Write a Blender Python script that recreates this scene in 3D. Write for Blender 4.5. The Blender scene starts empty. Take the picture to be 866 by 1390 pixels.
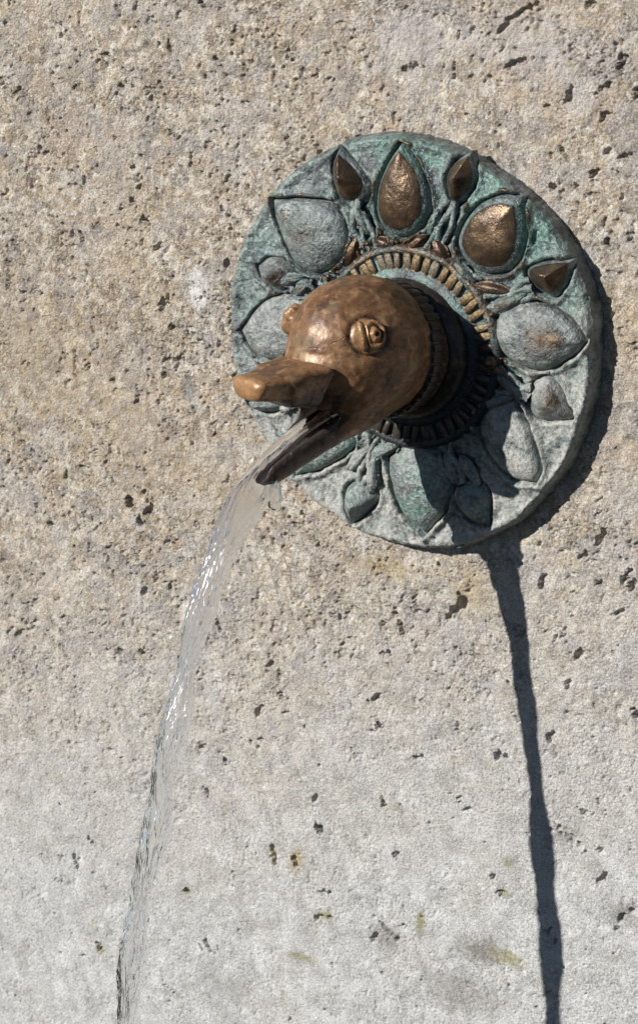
import bpy, math
import numpy as np
from mathutils import Vector, Matrix

sc = bpy.context.scene
# ------------------------------------------------------------------ camera
S = 0.00045                     # metres per photo pixel at the wall
D = 1.6
AZ, EL = math.radians(32.05), math.radians(16.72)
Bk = np.array([math.cos(EL)*math.sin(AZ), -math.cos(EL)*math.cos(AZ), math.sin(EL)])
Rt = np.array([math.cos(AZ), math.sin(AZ), 0.0])
Up = np.cross(Bk, Rt)
CAM = np.array([-0.0662, 0.0, -0.1149]) + Bk*D
FPX = D/S
cd = bpy.data.cameras.new('camera')
cam = bpy.data.objects.new('camera', cd)
sc.collection.objects.link(cam)
m = Matrix.Identity(4)
for i in range(3):
    m[i][0], m[i][1], m[i][2], m[i][3] = Rt[i], Up[i], Bk[i], CAM[i]
cam.matrix_world = m
cd.sensor_fit = 'AUTO'
cd.sensor_width = 36.0
cd.lens = FPX/1390.0*36.0
cd.clip_start = 0.05
cd.clip_end = 100.0
cd.dof.use_dof = True
cd.dof.focus_distance = 1.50
cd.dof.aperture_fstop = 16.0
sc.camera = cam

# ------------------------------------------------------------------ light
SX, SZ = 0.70, 0.57             # shadow shift on the wall per metre of projection
to_sun = Vector((-SX, -1.0, SZ)).normalized()
world = bpy.data.worlds.new('World')
sc.world = world
world.use_nodes = True
wn = world.node_tree
for n in list(wn.nodes):
    wn.nodes.remove(n)
sky = wn.nodes.new('ShaderNodeTexSky')
sky.sky_type = 'NISHITA'
sky.sun_disc = False
sky.air_density = 0.6
sky.dust_density = 0.1
sky.ozone_density = 2.5
sky.sun_elevation = math.asin(to_sun.z)
sky.sun_rotation = math.atan2(to_sun.x, to_sun.y)
bg = wn.nodes.new('ShaderNodeBackground')
bg.inputs['Strength'].default_value = 0.05
wo = wn.nodes.new('ShaderNodeOutputWorld')
wn.links.new(sky.outputs[0], bg.inputs['Color'])
wn.links.new(bg.outputs[0], wo.inputs['Surface'])
sl = bpy.data.lights.new('sun', 'SUN')
sl.energy = 5.0
sl.angle = math.radians(0.5)
sl.color = (1.0, 0.965, 0.91)
so = bpy.data.objects.new('sun', sl)
sc.collection.objects.link(so)
so.rotation_euler = to_sun.to_track_quat('Z', 'Y').to_euler()
so.location = to_sun*3
sc.view_settings.view_transform = 'Standard'
sc.view_settings.look = 'None'
sc.view_settings.gamma = 1.0
sc.view_settings.use_curve_mapping = False
sc.view_settings.exposure = 0.36
sc.cycles.caustics_refractive = False
sc.cycles.caustics_reflective = False
sc.cycles.max_bounces = 12
sc.cycles.transmission_bounces = 10

# ------------------------------------------------------------------ helpers
rng = np.random.default_rng(7)

def unp(px, py, out):
    """photo pixel + distance out from the wall -> world point"""
    d = -Bk + Rt*(px-433)/FPX - Up*(py-695)/FPX
    return CAM + d*((-out - CAM[1])/d[1])

_T2 = {}
def vnoise2(x, y, seed=0):
    if seed not in _T2:
        _T2[seed] = np.random.default_rng(1000+seed).random((256, 256))
    T = _T2[seed]
    xi, yi = np.floor(x).astype(int), np.floor(y).astype(int)
    u, v = x-xi, y-yi
    u = u*u*u*(u*(u*6-15)+10); v = v*v*v*(v*(v*6-15)+10)
    a = T[xi & 255, yi & 255]; b = T[(xi+1) & 255, yi & 255]
    c = T[xi & 255, (yi+1) & 255]; d = T[(xi+1) & 255, (yi+1) & 255]
    return (a*(1-u)+b*u)*(1-v)+(c*(1-u)+d*u)*v

def fbm2(x, y, oct=4, seed=0, gain=.5):
    s = 0; a = 1; t = 0
    for k in range(oct):
        c, q = math.cos(.7*k), math.sin(.7*k)
        s = s + a*vnoise2((x*c-y*q)*2**k+17.3*k, (x*q+y*c)*2**k+5.1*k, seed+k); t += a; a *= gain
    return s/t

_T3 = {}
def vnoise3(p, seed=0):
    if seed not in _T3:
        _T3[seed] = np.random.default_rng(2000+seed).random((64, 64, 64))
    T = _T3[seed]
    i = np.floor(p).astype(int); f = p-i; f = f*f*(3-2*f)
    i &= 63; j = (i+1) & 63
    r = 0
    for ax in (0, 1):
        for ay in (0, 1):
            for az in (0, 1):
                w = (f[:, 0] if ax else 1-f[:, 0])*(f[:, 1] if ay else 1-f[:, 1])*(f[:, 2] if az else 1-f[:, 2])
                r = r + w*T[(j if ax else i)[:, 0], (j if ay else i)[:, 1], (j if az else i)[:, 2]]
    return r

def fbm3(p, oct=4, seed=0):
    s = 0; a = 1; t = 0
    for k in range(oct):
        s = s + a*vnoise3(p*2**k + 9.7*k, seed+k); t += a; a *= .5
    return s/t

def sstep(a, b, x):
    t = np.clip((x-a)/(b-a), 0, 1)
    return t*t*(3-2*t)

def make_mesh(name, V, F, mat, parent=None, smooth=True, attrs=None):
    """V (n,3), F list of lists or an (m,4)/(m,3) array -> one linked mesh object"""
    me = bpy.data.meshes.new(name)
    V = np.asarray(V, float)
    if isinstance(F, np.ndarray):
        k = F.shape[1]
        me.vertices.add(len(V)); me.vertices.foreach_set('co', V.astype(np.float32).ravel())
        me.loops.add(F.size); me.loops.foreach_set('vertex_index', F.astype(np.int32).ravel())
        me.polygons.add(len(F)); me.polygons.foreach_set('loop_start', np.arange(len(F), dtype=np.int32)*k)
        me.update(calc_edges=True)
    else:
        me.from_pydata([tuple(v) for v in V], [], [list(f) for f in F])
    me.validate()
    if smooth:
        me.polygons.foreach_set('use_smooth', [True]*len(me.polygons))
    for an, av in (attrs or {}).items():
        at = me.attributes.new(an, 'FLOAT', 'POINT')
        at.data.foreach_set('value', np.asarray(av, np.float32))
    me.materials.append(mat)
    o = bpy.data.objects.new(name, me)
    sc.collection.objects.link(o)
    if parent is not None:
        o.parent = parent
    return o

def grid_faces(n, m, wrap_m=False):
    i = np.arange(n-1)[:, None]
    j = np.arange(m if wrap_m else m-1)[None, :]
    j2 = (j+1) % m
    a = i*m+j; b = i*m+j2; c = (i+1)*m+j2; d = (i+1)*m+j
    return np.stack([a, b, c, d], -1).reshape(-1, 4)

class NT:
    """tiny node-tree writer"""
    def __init__(s, name):
        s.mat = bpy.data.materials.new(name); s.mat.use_nodes = True
        s.t = s.mat.node_tree
        for n in list(s.t.nodes): s.t.nodes.remove(n)
        s.out = s.t.nodes.new('ShaderNodeOutputMaterial')
        s.tc = s.t.nodes.new('ShaderNodeTexCoord')
        s.co = s.tc.outputs['Object']
    def put(s, sock, v):
        if isinstance(v, bpy.types.NodeSocket): s.t.links.new(v, sock)
        elif v is not None:
            if isinstance(v, (tuple, list)) and len(v) == 3 and sock.type == 'RGBA': v = (*v, 1)
            sock.default_value = v
    def noise(s, scale, detail=4, rough=.55, dist=0, co=None, col=False):
        n = s.t.nodes.new('ShaderNodeTexNoise')
        s.put(n.inputs['Vector'], co or s.co); n.inputs['Scale'].default_value = scale
        n.inputs['Detail'].default_value = detail; n.inputs['Roughness'].default_value = rough
        n.inputs['Distortion'].default_value = dist
        return n.outputs['Color' if col else 0]
    def vor(s, scale, feature='F1', out='Distance', co=None, rand=1):
        n = s.t.nodes.new('ShaderNodeTexVoronoi'); n.feature = feature
        s.put(n.inputs['Vector'], co or s.co); n.inputs['Scale'].default_value = scale
        n.inputs['Randomness'].default_value = rand
        return n.outputs[out]
    def ramp(s, v, stops):
        n = s.t.nodes.new('ShaderNodeValToRGB'); e = n.color_ramp.elements
        while len(e) < len(stops): e.new(.5)
        for q, (p, c) in zip(e, stops):
            q.position = p; q.color = (c, c, c, 1) if not isinstance(c, tuple) else (*c, 1)
        s.put(n.inputs[0], v); return n.outputs[0]
    def mix(s, f, a, b, mode='MIX'):
        n = s.t.nodes.new('ShaderNodeMix'); n.data_type = 'RGBA'; n.blend_type = mode
        s.put(n.inputs[0], f); s.put(n.inputs[6], a); s.put(n.inputs[7], b); return n.outputs[2]
    def math(s, op, a, b=None, c=None, clamp=False):
        n = s.t.nodes.new('ShaderNodeMath'); n.operation = op; n.use_clamp = clamp
        s.put(n.inputs[0], a)
        if b is not None: s.put(n.inputs[1], b)
        if c is not None: s.put(n.inputs[2], c)
        return n.outputs[0]
    def sep(s, v):
        n = s.t.nodes.new('ShaderNodeSeparateXYZ'); s.put(n.inputs[0], v); return n.outputs
    def attr(s, name):
        n = s.t.nodes.new('ShaderNodeAttribute'); n.attribute_name = name; return n.outputs['Fac']
    def warp(s, scale, amt):
        n = s.t.nodes.new('ShaderNodeVectorMath'); n.operation = 'MULTIPLY_ADD'
        s.put(n.inputs[0], s.noise(scale, 2, col=True)); n.inputs[1].default_value = (amt,)*3
        s.put(n.inputs[2], s.co); return n.outputs[0]
    def bump(s, h, dist, strength=1, normal=None):
        n = s.t.nodes.new('ShaderNodeBump'); n.inputs['Strength'].default_value = strength
        n.inputs['Distance'].default_value = dist; s.put(n.inputs['Height'], h)
        if normal is not None: s.put(n.inputs['Normal'], normal)
        return n.outputs[0]
    def bsdf(s, **kw):
        n = s.t.nodes.new('ShaderNodeBsdfPrincipled')
        for k, v in kw.items(): s.put(n.inputs[k.replace('_', ' ')], v)
        s.t.links.new(n.outputs[0], s.out.inputs['Surface']); return n

# ------------------------------------------------------------------ materials
def stone_material():
    t = NT('weathered_limestone')
    x, y, z = t.sep(t.co)
    v = t.math('MULTIPLY_ADD', x, -0.255, z)
    v = t.math('ADD', v, t.math('MULTIPLY', t.math('SUBTRACT', t.noise(9, 4), .5), .16))
    scale_f = t.ramp(t.math('MULTIPLY_ADD', v, -3.6, -.30), [(0, 0.0), (1, 1.0)])   # lime crust towards the bottom
    w = t.warp(160, .006)
    w2 = t.warp(420, .003)
    base = t.ramp(t.noise(85, 5, .65, 0.6), [(.28, (.155, .128, .102)), (.42, (.285, .239, .182)), (.55, (.41, .353, .276)), (.70, (.56, .505, .425))])
    cell = t.vor(150, out='Color', co=w)
    cr, cg, cb = t.sep(cell)
    base = t.mix(t.ramp(cr, [(.70, 0.), (.78, .55)]), base, (.30, .275, .265))      # grey clasts
    base = t.mix(t.ramp(cg, [(.74, 0.), (.82, .6)]), base, (.58, .53, .44))       # pale clasts
    cell2 = t.vor(330, out='Color', co=w2)
    dr, dg, db = t.sep(cell2)
    base = t.mix(t.ramp(dr, [(.82, 0.), (.88, .5)]), base, (.47, .34, .20))      # ochre grains
    base = t.mix(t.ramp(dg, [(.82, 0.), (.88, .6)]), base, (.68, .64, .56))
    base = t.mix(t.ramp(db, [(.82, 0.), (.9, .5)]), base, (.20, .17, .15))
    big = t.vor(72, out='Color', co=t.warp(110, .010))
    er, eg, eb = t.sep(big)
    base = t.mix(t.ramp(er, [(.80, 0.), (.84, .5)]), base, (.27, .25, .245))
    base = t.mix(t.ramp(eg, [(.82, 0.), (.86, .5)]), base, (.55, .51, .46))
    base = t.mix(t.ramp(eb, [(.86, 0.), (.90, .45)]), base, (.42, .33, .25))
    base = t.mix(t.ramp(t.noise(26, 3), [(.50, 0.), (.68, .6)]), base, (.39, .367, .358))   # mauve grey zones
    base = t.mix(t.ramp(t.noise(13, 3, .5), [(.54, 0.), (.7, .35)]), base, (.46, .35, .20))
    lime = t.ramp(t.noise(60, 5, .6, .4), [(.3, (.30, .30, .292)), (.5, (.425, .428, .422)), (.68, (.545, .553, .555))])
    lime = t.mix(t.ramp(cb, [(.76, 0.), (.84, .3)]), lime, (.42, .42, .43))
    lime = t.mix(t.ramp(t.noise(14, 3), [(.55, 0.), (.75, .4)]), lime, (.45, .43, .38))
    lime = t.mix(t.ramp(t.noise(420, 4, .65), [(.56, 0.), (.66, .55)]), lime, (.30, .295, .28))
    lime = t.mix(t.ramp(t.noise(300, 5, .7, .5), [(.56, 0.), (.66, .6)]), lime, (.64, .64, .63))
    # yellow-green algae specks, only near the wet foot of the wall
    alg = t.math('MULTIPLY', t.ramp(t.noise(34, 4, .6), [(.62, 0.), (.72, .8)]), t.ramp(t.math('MULTIPLY_ADD', z, -6., -1.9), [(0, 0.), (1, 1.)]))
    lime = t.mix(alg, lime, (.27, .25, .13))
    col = t.mix(scale_f, base, lime)
    fine = t.noise(900, 3, .6)
    col = t.mix(t.ramp(fine, [(.36, .55), (.48, 0.)]), col, (.14, .115, .09))
    col = t.mix(t.ramp(fine, [(.54, 0.), (.68, .5)]), col, (.72, .69, .63))
    # a pale fragment and a grey pebble set in the stone
    for (p, rx, rz, c) in FRAGS:
        dx = t.math('MULTIPLY', t.math('SUBTRACT', x, p[0]), 1/rx)
        dz = t.math('MULTIPLY', t.math('SUBTRACT', z, p[2]), 1/rz)
        r = t.math('SQRT', t.math('ADD', t.math('MULTIPLY', dx, dx), t.math('MULTIPLY', dz, dz)))
        r = t.math('ADD', r, t.math('MULTIPLY', t.noise(260, 3), .8))
        col = t.mix(t.ramp(r, [(.95 if rx > .004 else .95, .9), (1.0, 0.)]) if False else t.ramp(t.math('MULTIPLY', r, .5), [(.50, .7), (.70, 0.)]), col, c)
    soft = t.math('SUBTRACT', 1, t.math('MULTIPLY', scale_f, .40))
    for (p, rx, rz, c, k) in STAINS:
        dx = t.math('MULTIPLY', t.math('SUBTRACT', x, p[0]), 1/rx)
        dz = t.math('MULTIPLY', t.math('SUBTRACT', z, p[2]), 1/rz)
        r = t.math('SQRT', t.math('ADD', t.math('MULTIPLY', dx, dx), t.math('MULTIPLY', dz, dz)))
        r = t.math('ADD', t.math('MULTIPLY', r, .5), t.math('MULTIPLY', t.math('SUBTRACT', t.noise(210, 6, .75), .5), 2.2))
        col = t.mix(t.ramp(r, [(.12, k), (.62, 0.)]), col, c)
    b1 = t.bump(t.math('MULTIPLY', t.noise(620, 4, .65), soft), .0021, .9)
    b2 = t.bump(t.math('MULTIPLY', t.noise(1600, 2, .6), soft), .0006, .6, b1)
    t.bsdf(Base_Color=col, Roughness=.9, Normal=b2, Specular_IOR_Level=.25)
    return t.mat

FRAGS = [(unp(268, 393, 0), .0085, .0155, (.66, .66, .64)),
         (unp(254, 528, 0), .0068, .0105, (.20, .20, .20))]

OLV, DRK, OCH, WHT = (.20, .18, .06), (.13, .115, .10), (.36, .27, .13), (.62, .62, .60)
STAINS = [(unp(a, b, 0), c*S, d*S, e, k) for a, b, c, d, e, k in [
    (655, 1292, 34, 24, DRK, .75), (690, 1300, 30, 12, OLV, .8), (525, 1272, 26, 22, DRK, .55), (402, 1168, 12, 18, OCH, .8), (372, 1160, 8, 16, OCH, .6),
    (572, 1252, 9, 18, OLV, .8), (684, 1212, 10, 8, OLV, .7), (690, 1172, 10, 8, OLV, .6), (440, 1242, 18, 9, OLV, .7), (136, 1288, 12, 10, OLV, .6),
    (845, 1240, 26, 22, DRK, .5), (770, 1135, 22, 14, DRK, .45), (480, 1215, 10, 10, DRK, .4), (410, 1300, 24, 8, OLV, .6), (620, 1345, 60, 40, DRK, .5), (300, 1340, 40, 30, DRK, .35),
    (492, 745, 6, 40, WHT, .6), (520, 770, 60, 18, OCH, .6), (640, 800, 30, 40, OCH, .45), (255, 1210, 9, 10, OLV, .5), (250, 820, 10, 26, WHT, .5),
    (60, 480, 160, 120, (.33, .25, .15), .35), (190, 600, 120, 90, (.33, .25, .15), .35), (720, 60, 130, 50, (.44, .41, .41), .5), (560, 60, 60, 60, (.46, .43, .43), .5)]]

def bronze_patina_material():
    """cast bronze: attribute 'wear' bares the metal, 'teal' brings verdigris, 'pale' the lime film"""
    t = NT('patinated_bronze')
    wear, teal, pale, shade_dark = t.attr('wear'), t.attr('teal'), t.attr('pale'), t.attr('shade_dark')
    n1 = t.noise(110, 5, .65, .5); n2 = t.noise(420, 4, .6); n3 = t.noise(45, 4, .6)
    pat = t.ramp(n1, [(.30, (.035, .042, .045)), (.45, (.12, .138, .142)), (.58, (.23, .252, .252)), (.72, (.37, .39, .38))])
    pat = t.mix(t.ramp(n2, [(.54, 0.), (.70, .55)]), pat, (.33, .34, .31))
    pat = t.mix(t.ramp(n2, [(.28, .7), (.42, 0.)]), pat, (.03, .035, .035))
    tl = t.ramp(n2, [(.3, (.05, .10, .09)), (.5, (.13, .235, .205)), (.72, (.31, .44, .385))])
    tf = t.math('MULTIPLY', teal, t.ramp(t.math('ADD', t.math('MULTIPLY', n3, .5), t.math('MULTIPLY', n1, .5)), [(.43, 0.), (.56, .92)]))
    pat = t.mix(tf, pat, tl)
    pl = t.ramp(n2, [(.3, (.20, .20, .19)), (.48, (.36, .36, .335)), (.7, (.53, .525, .49))])
    pf = t.math('MULTIPLY', pale, t.ramp(t.noise(70, 6, .7, .8), [(.37, 0.), (.54, .92)]))
    pat = t.mix(pf, pat, pl)
    br = t.ramp(t.noise(70, 4, .6, .3), [(.3, (.045, .032, .025)), (.5, (.098, .065, .042)), (.68, (.19, .125, .068))])
    br = t.mix(t.ramp(n2, [(.56, 0.), (.72, .55)]), br, (.05, .036, .03))
    wf = t.math('ADD', wear, t.math('MULTIPLY', t.math('SUBTRACT', n1, .5), 1.0))
    wf = t.math('ADD', wf, t.math('MULTIPLY', t.math('SUBTRACT', n2, .5), .7))
    wf = t.ramp(wf, [(.36, 0.), (.62, 1.)])
    col = t.mix(wf, pat, br)
    col = t.mix(t.math('MULTIPLY', shade_dark, .9), col, (.022, .024, .027))
    met = t.math('MULTIPLY_ADD', wf, .25, .38)
    met = t.math('MULTIPLY', met, t.math('SUBTRACT', 1, t.math('MULTIPLY', pf, .9)))
    rough = t.mix(wf, t.ramp(n2, [(.3, .28), (.7, .52)]), t.ramp(n2, [(.3, .22), (.7, .38)]))
    rough = t.mix(pf, rough, (.8, .8, .8))
    hh = t.math('MULTIPLY', n2, t.math('SUBTRACT', 1, t.math('MULTIPLY', wf, .72)))
    b1 = t.bump(hh, .0020, .85)
    b2 = t.bump(t.math('MULTIPLY', t.noise(1300, 3, .6), t.math('SUBTRACT', 1, t.math('MULTIPLY', wf, .5))), .0006, .7, b1)
    t.bsdf(Base_Color=col, Metallic=met, Roughness=rough, Normal=b2)
    return t.mat

def head_bronze_material():
    t = NT('brown_polished_bronze')
    n1 = t.noise(60, 5, .65, .4); n2 = t.noise(300, 4, .65); n3 = t.noise(900, 3, .6)
    polish, grime_shade = t.attr('polish'), t.attr('grime_shade')
    col = t.ramp(n1, [(.32, (.066, .032, .016)), (.47, (.155, .076, .034)), (.62, (.255, .140, .062))])
    col = t.mix(t.ramp(n2, [(.32, .85), (.46, 0.)]), col, (.065, .040, .026))
    col = t.mix(t.ramp(t.noise(85, 4), [(.56, 0.), (.70, .45)]), col, (.16, .15, .085))
    col = t.mix(t.ramp(t.noise(190, 3), [(.54, 0.), (.68, .6)]), col, (.36, .22, .115))
    col = t.mix(polish, col, (.36, .19, .075))
    pits = t.ramp(t.vor(210, co=t.warp(300, .004)), [(.07, 1.), (.13, 0.)])
    col = t.mix(t.math('MULTIPLY', pits, .8), col, (.02, .015, .012))
    g = t.ramp(t.math('ADD', grime_shade, t.math('MULTIPLY', t.math('SUBTRACT', n2, .5), .9)), [(.42, 0.), (.6, .9)])
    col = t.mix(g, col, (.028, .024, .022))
    # hairline casting cracks and scratches
    crk = t.ramp(t.vor(38, 'DISTANCE_TO_EDGE', co=t.warp(90, .02)), [(.006, 1.), (.022, 0.)])
    crk = t.math('MULTIPLY', crk, t.ramp(t.noise(48, 3), [(.55, 0.), (.63, 1.)]))
    col = t.mix(t.math('MULTIPLY', crk, .75), col, (.025, .02, .018))
    rough = t.math('SUBTRACT', t.ramp(n2, [(.3, .54), (.7, .33)]), t.math('MULTIPLY', polish, .04))
    h = t.math('SUBTRACT', t.math('ADD', t.math('MULTIPLY', n2, .5), t.math('MULTIPLY', n3, .25)), t.math('ADD', pits, crk))
    t.bsdf(Base_Color=col, Metallic=.20, Roughness=rough, Normal=t.bump(h, .0007, .45))
    return t.mat

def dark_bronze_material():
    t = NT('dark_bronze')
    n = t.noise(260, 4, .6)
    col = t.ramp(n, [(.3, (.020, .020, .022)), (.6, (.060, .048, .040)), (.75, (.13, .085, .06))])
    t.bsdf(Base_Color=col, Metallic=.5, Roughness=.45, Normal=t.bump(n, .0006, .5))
    return t.mat

def gold_bronze_material():
    t = NT('rubbed_golden_bronze')
    n = t.noise(260, 4, .65)
    col = t.ramp(n, [(.32, (.05, .042, .032)), (.48, (.16, .105, .05)), (.66, (.30, .19, .08))])
    col = t.mix(t.ramp(t.noise(120, 3), [(.48, 0.), (.60, .85)]), col, (.15, .175, .16))
    oi = t.t.nodes.new('ShaderNodeObjectInfo')
    col = t.mix(t.ramp(oi.outputs['Random'], [(.3, 0.), (1., .6)]), col, (.13, .135, .115))
    t.bsdf(Base_Color=col, Metallic=.5, Roughness=.42, Normal=t.bump(n, .0016, .9))
    return t.mat

def water_material():
    t = NT('clear_water')
    def flow(kc, kl):                      # coordinates that run with the water: round the jet, along its length
        n = t.t.nodes.new('ShaderNodeCombineXYZ')
        for q, (a, k) in enumerate((('flow_x', kc), ('flow_y', kc), ('flow_l', kl))):
            t.put(n.inputs[q], t.math('MULTIPLY', t.attr(a), k))
        return n.outputs[0]
    h1 = t.noise(1, 3, .6, .7, co=flow(3.2, 42))
    r1 = t.math('ABSOLUTE', t.math('SUBTRACT', h1, .5))       # creased strings
    h2 = t.noise(1, 2, .6, .4, co=flow(5.0, 120))
    h = t.math('ADD', t.math('MULTIPLY', r1, 1.3), t.math('MULTIPLY', h2, .7))
    h = t.math('MULTIPLY', h, t.attr('ripple'))
    t.bsdf(Base_Color=(1, 1, 1), Roughness=.02, IOR=1.33, Transmission_Weight=1.0, Coat_Weight=1.0, Coat_Roughness=t.math('ADD', .145, t.math('MULTIPLY', t.math('MULTIPLY_ADD', t.attr('flow_l'), 9., -.8, clamp=True), .12)), Coat_IOR=1.33, Normal=t.bump(h, .0040, .9))
    return t.mat

M_stone = stone_material()
M_pat = bronze_patina_material()
M_head = head_bronze_material()
M_dark = dark_bronze_material()
M_gold = gold_bronze_material()
M_water = water_material()

# ------------------------------------------------------------------ wall
def build_wall():
    g = .00062
    def axis(a, b, lo, hi):
        core = np.arange(a, b, g)
        def grow(start, end, sgn):
            out = []; p = start; st = g
            while sgn*(end-p) > 0:
                st *= 1.12; p += sgn*min(st, .05); out.append(p)
            return np.array(out)
        return np.concatenate([grow(a, lo, -1)[::-1], core, grow(core[-1], hi, 1)]), len(grow(a, lo, -1)), len(core)
    xs, x0, nx = axis(-.345, .215, -1.1, 1.0)
    zs, z0, nz = axis(-.545, .212, -1.1, .9)
    X, Z = np.meshgrid(xs, zs, indexing='ij')
    lime = sstep(-.12, -.30, Z - .255*X + .12*(fbm2(X*9, Z*9, 3, 40)-.5))
    out = np.maximum(np.maximum(-.345-X, X-.215), np.maximum(-.545-Z, Z-.212))
    fineM = sstep(.05, .0, out)             # fine relief only where the mesh can carry it
    rough = (1 - .62*lime)*fineM
    h = .0030*(fbm2(X*24, Z*24, 3, 1)-.5)
    n1 = fbm2(X*150, Z*150, 4, 5, .6)-.5
    h += .0027*n1*rough
    # ridged chips: the torn, open-grained skin of the stone
    r1 = np.abs(fbm2(X*95+3*n1, Z*95-2*n1, 3, 11)-.5)
    h -= .0016*np.exp(-(r1/.022)**2)*rough*sstep(.46, .60, fbm2(X*30, Z*30, 2, 14))
    r2 = fbm2(X*260, Z*260, 2, 17)
    h -= .0016*sstep(.66, .80, r2)*rough*sstep(.42, .6, fbm2(X*40, Z*40, 2, 19))
    # tool marks left by the mason, faint and slanted
    h += .0005*(fbm2((X+.4*Z)*130, (Z-.4*X)*22, 2, 23)-.5)*(1+lime)*fineM
    # pits
    hp = np.zeros_like(h)
    def pit(px, pz, a, b, ang, depth, seed):
        rad = 1.9*max(a, b)
        i0, i1 = np.searchsorted(xs, [px-rad, px+rad]); j0, j1 = np.searchsorted(zs, [pz-rad, pz+rad])
        if i1-i0 < 2 or j1-j0 < 2: return
        x = X[i0:i1, j0:j1]-px; z = Z[i0:i1, j0:j1]-pz
        c, s = math.cos(ang), math.sin(ang)
        u = (x*c+z*s)/a; v = (-x*s+z*c)/b
        w = max(a, b)
        d = np.sqrt(u*u+v*v) + 1.25*(vnoise2(x/w*1.9+seed*3.1, z/w*1.9+seed*1.7, 30)-.5) + .75*(vnoise2(x/w*4.5+seed, z/w*4.5, 31)-.5)
        k = depth*sstep(1.0, .55, d)
        hp[i0:i1, j0:j1] = np.maximum(hp[i0:i1, j0:j1], k)
    # pits that can be singled out in the photograph: px, py, long, short (px), angle in picture (deg from x, up +), depth mm
    named = [(180, 686, 13, 6, -60, 6), (203, 693, 12, 6, 60, 6), (190, 705, 10, 5, -50, 5), (545, 852, 17, 6, -65, 7), (560, 832, 16, 4, 25, 3),
             (622, 822, 22, 9, 50, 7), (521, 848, 7, 5, 60, 3), (509, 948, 12, 5, 35, 6), (350, 966, 12, 4, 60, 4), (524, 887, 8, 4, 15, 5),
             (515, 986, 5, 4, 20, 5), (569, 1027, 9, 3, 15, 4), (480, 1021, 6, 3, -70, 4), (622, 984, 7, 4, 45, 3), (434, 1126, 8, 6, -70, 7),
             (428, 1083, 9, 4, 70, 4), (520, 1090, 8, 4, -70, 5), (537, 1160, 6, 4, 65, 6), (372, 1158, 12, 4, -80, 4), (402, 1170, 10, 4, -60, 4),
             (440, 1213, 8, 5, 20, 4), (437, 1245, 14, 4, 10, 4), (526, 1262, 18, 4, -35, 4), (510, 1270, 10, 4, 55, 4), (280, 1076, 9, 3, -75, 4),
             (253, 1209, 9, 5, 65, 5), (136, 1287, 7, 6, -40, 6), (103, 1170, 9, 3, -75, 4), (274, 1014, 6, 5, 30, 4), (306, 1033, 6, 3, -70, 4),
             (860, 795, 12, 6, 70, 6), (850, 782, 10, 6, 60, 6), (735, 790, 10, 4, 60, 5), (790, 755, 9, 5, 40, 5), (812, 793, 8, 4, -20, 5),
             (815, 728, 14, 4, 60, 5), (838, 832, 12, 4, 35, 4), (785, 890, 9, 5, 50, 5), (769, 928, 9, 4, 50, 4), (747, 1000, 10, 4, 50, 4),
             (676, 1027, 9, 6, -10, 5), (792, 1102, 5, 4, 20, 5), (770, 1135, 22, 6, -38, 4), (820, 1190, 11, 4, 50, 4), (668, 1192, 7, 4, -80, 4),
             (680, 1212, 5, 4, 0, 4), (815, 1155, 5, 4, 0, 4), (845, 1245, 18, 5, 50, 4), (862, 970, 8, 5, -60, 5), (700, 975, 8, 3, -60, 3),
             (275, 7, 7, 4, -40, 6), (145, 75, 4, 4, 0, 5), (165, 117, 4, 4, 0, 5), (230, 63, 6, 3, -80, 4), (196, 300, 9, 6, 0, 5),
             (190, 254, 7, 3, 50, 4), (180, 273, 4, 4, 0, 4), (110, 322, 10, 4, -70, 5), (213, 335, 9, 4, 25, 4), (306, 357, 10, 4, 35, 5),
             (220, 413, 9, 6, 60, 5), (233, 443, 5, 4, 0, 5), (240, 493, 10, 4, 60, 4), (187, 545, 7, 3, 80, 4), (152, 518, 4, 4, 0, 4),
             (220, 510, 8, 3, 60, 4), (212, 784, 8, 3, 65, 4), (196, 801, 10, 5, 55, 4), (295, 848, 9, 4, -60, 5), (86, 838, 6, 4, 60, 4),
             (165, 884, 6, 4, 50, 4), (30, 860, 16, 4, 25, 2.5), (70, 711, 4, 4, 80, 4), (90, 645, 6, 3, 70, 4), (115, 635, 6, 4, 0, 3),
             (700, 20, 22, 4, 25, 4), (685, 35, 12, 3, 40, 4), (705, 84, 14, 4, 25, 4), (690, 90, 10, 3, 35, 4), (846, 78, 6, 4, 0, 5),
             (841, 90, 8, 5, 20, 5), (777, 68, 5, 4, 40, 4), (865, 126, 8, 6, 80, 6), (799, 7, 6, 4, 0, 5), (774, 130, 14, 5, 75, 5),
             (818, 122, 12, 4, 40, 4), (750, 253, 6, 4, 20, 5), (806, 235, 9, 4, 35, 5), (822, 208, 12, 4, 40, 4), (826, 332, 9, 4, -70, 4),
             (818, 160, 10, 4, 40, 4), (765, 205, 8, 4, -60, 4), (548, 93, 5, 4, 0, 4), (560, 90, 5, 4, 30, 4), (846, 213, 8, 4, 25, 4)]
    for k, (px, py, a, b, an, dp) in enumerate(named):
        p = unp(px, py, 0)
        pit(p[0], p[2], a*S*1.12, b*S*1.12, math.radians(an+4), dp*.001*.8, k)
    n = 4600
    for k in range(n):
        px = rng.uniform(-.36, .24); pz = rng.uniform(-.56, .23)
        lm = float(sstep(-.12, -.30, np.array(pz-.255*px)))
        if rng.random() < lm*.6: continue
        dens = float(fbm2(np.array([px*22.]), np.array([pz*22.]), 2, 60)[0])
        if rng.random() > .12+2.6*max(dens-.40, 0)*2: continue
        a = .00085*math.exp(rng.normal(0, .42)); b = a*rng.uniform(.4, .85)
        pit(px, pz, a, b, math.radians(rng.normal(48, 32)), a*rng.uniform(.9, 1.8), k+200)
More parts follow.
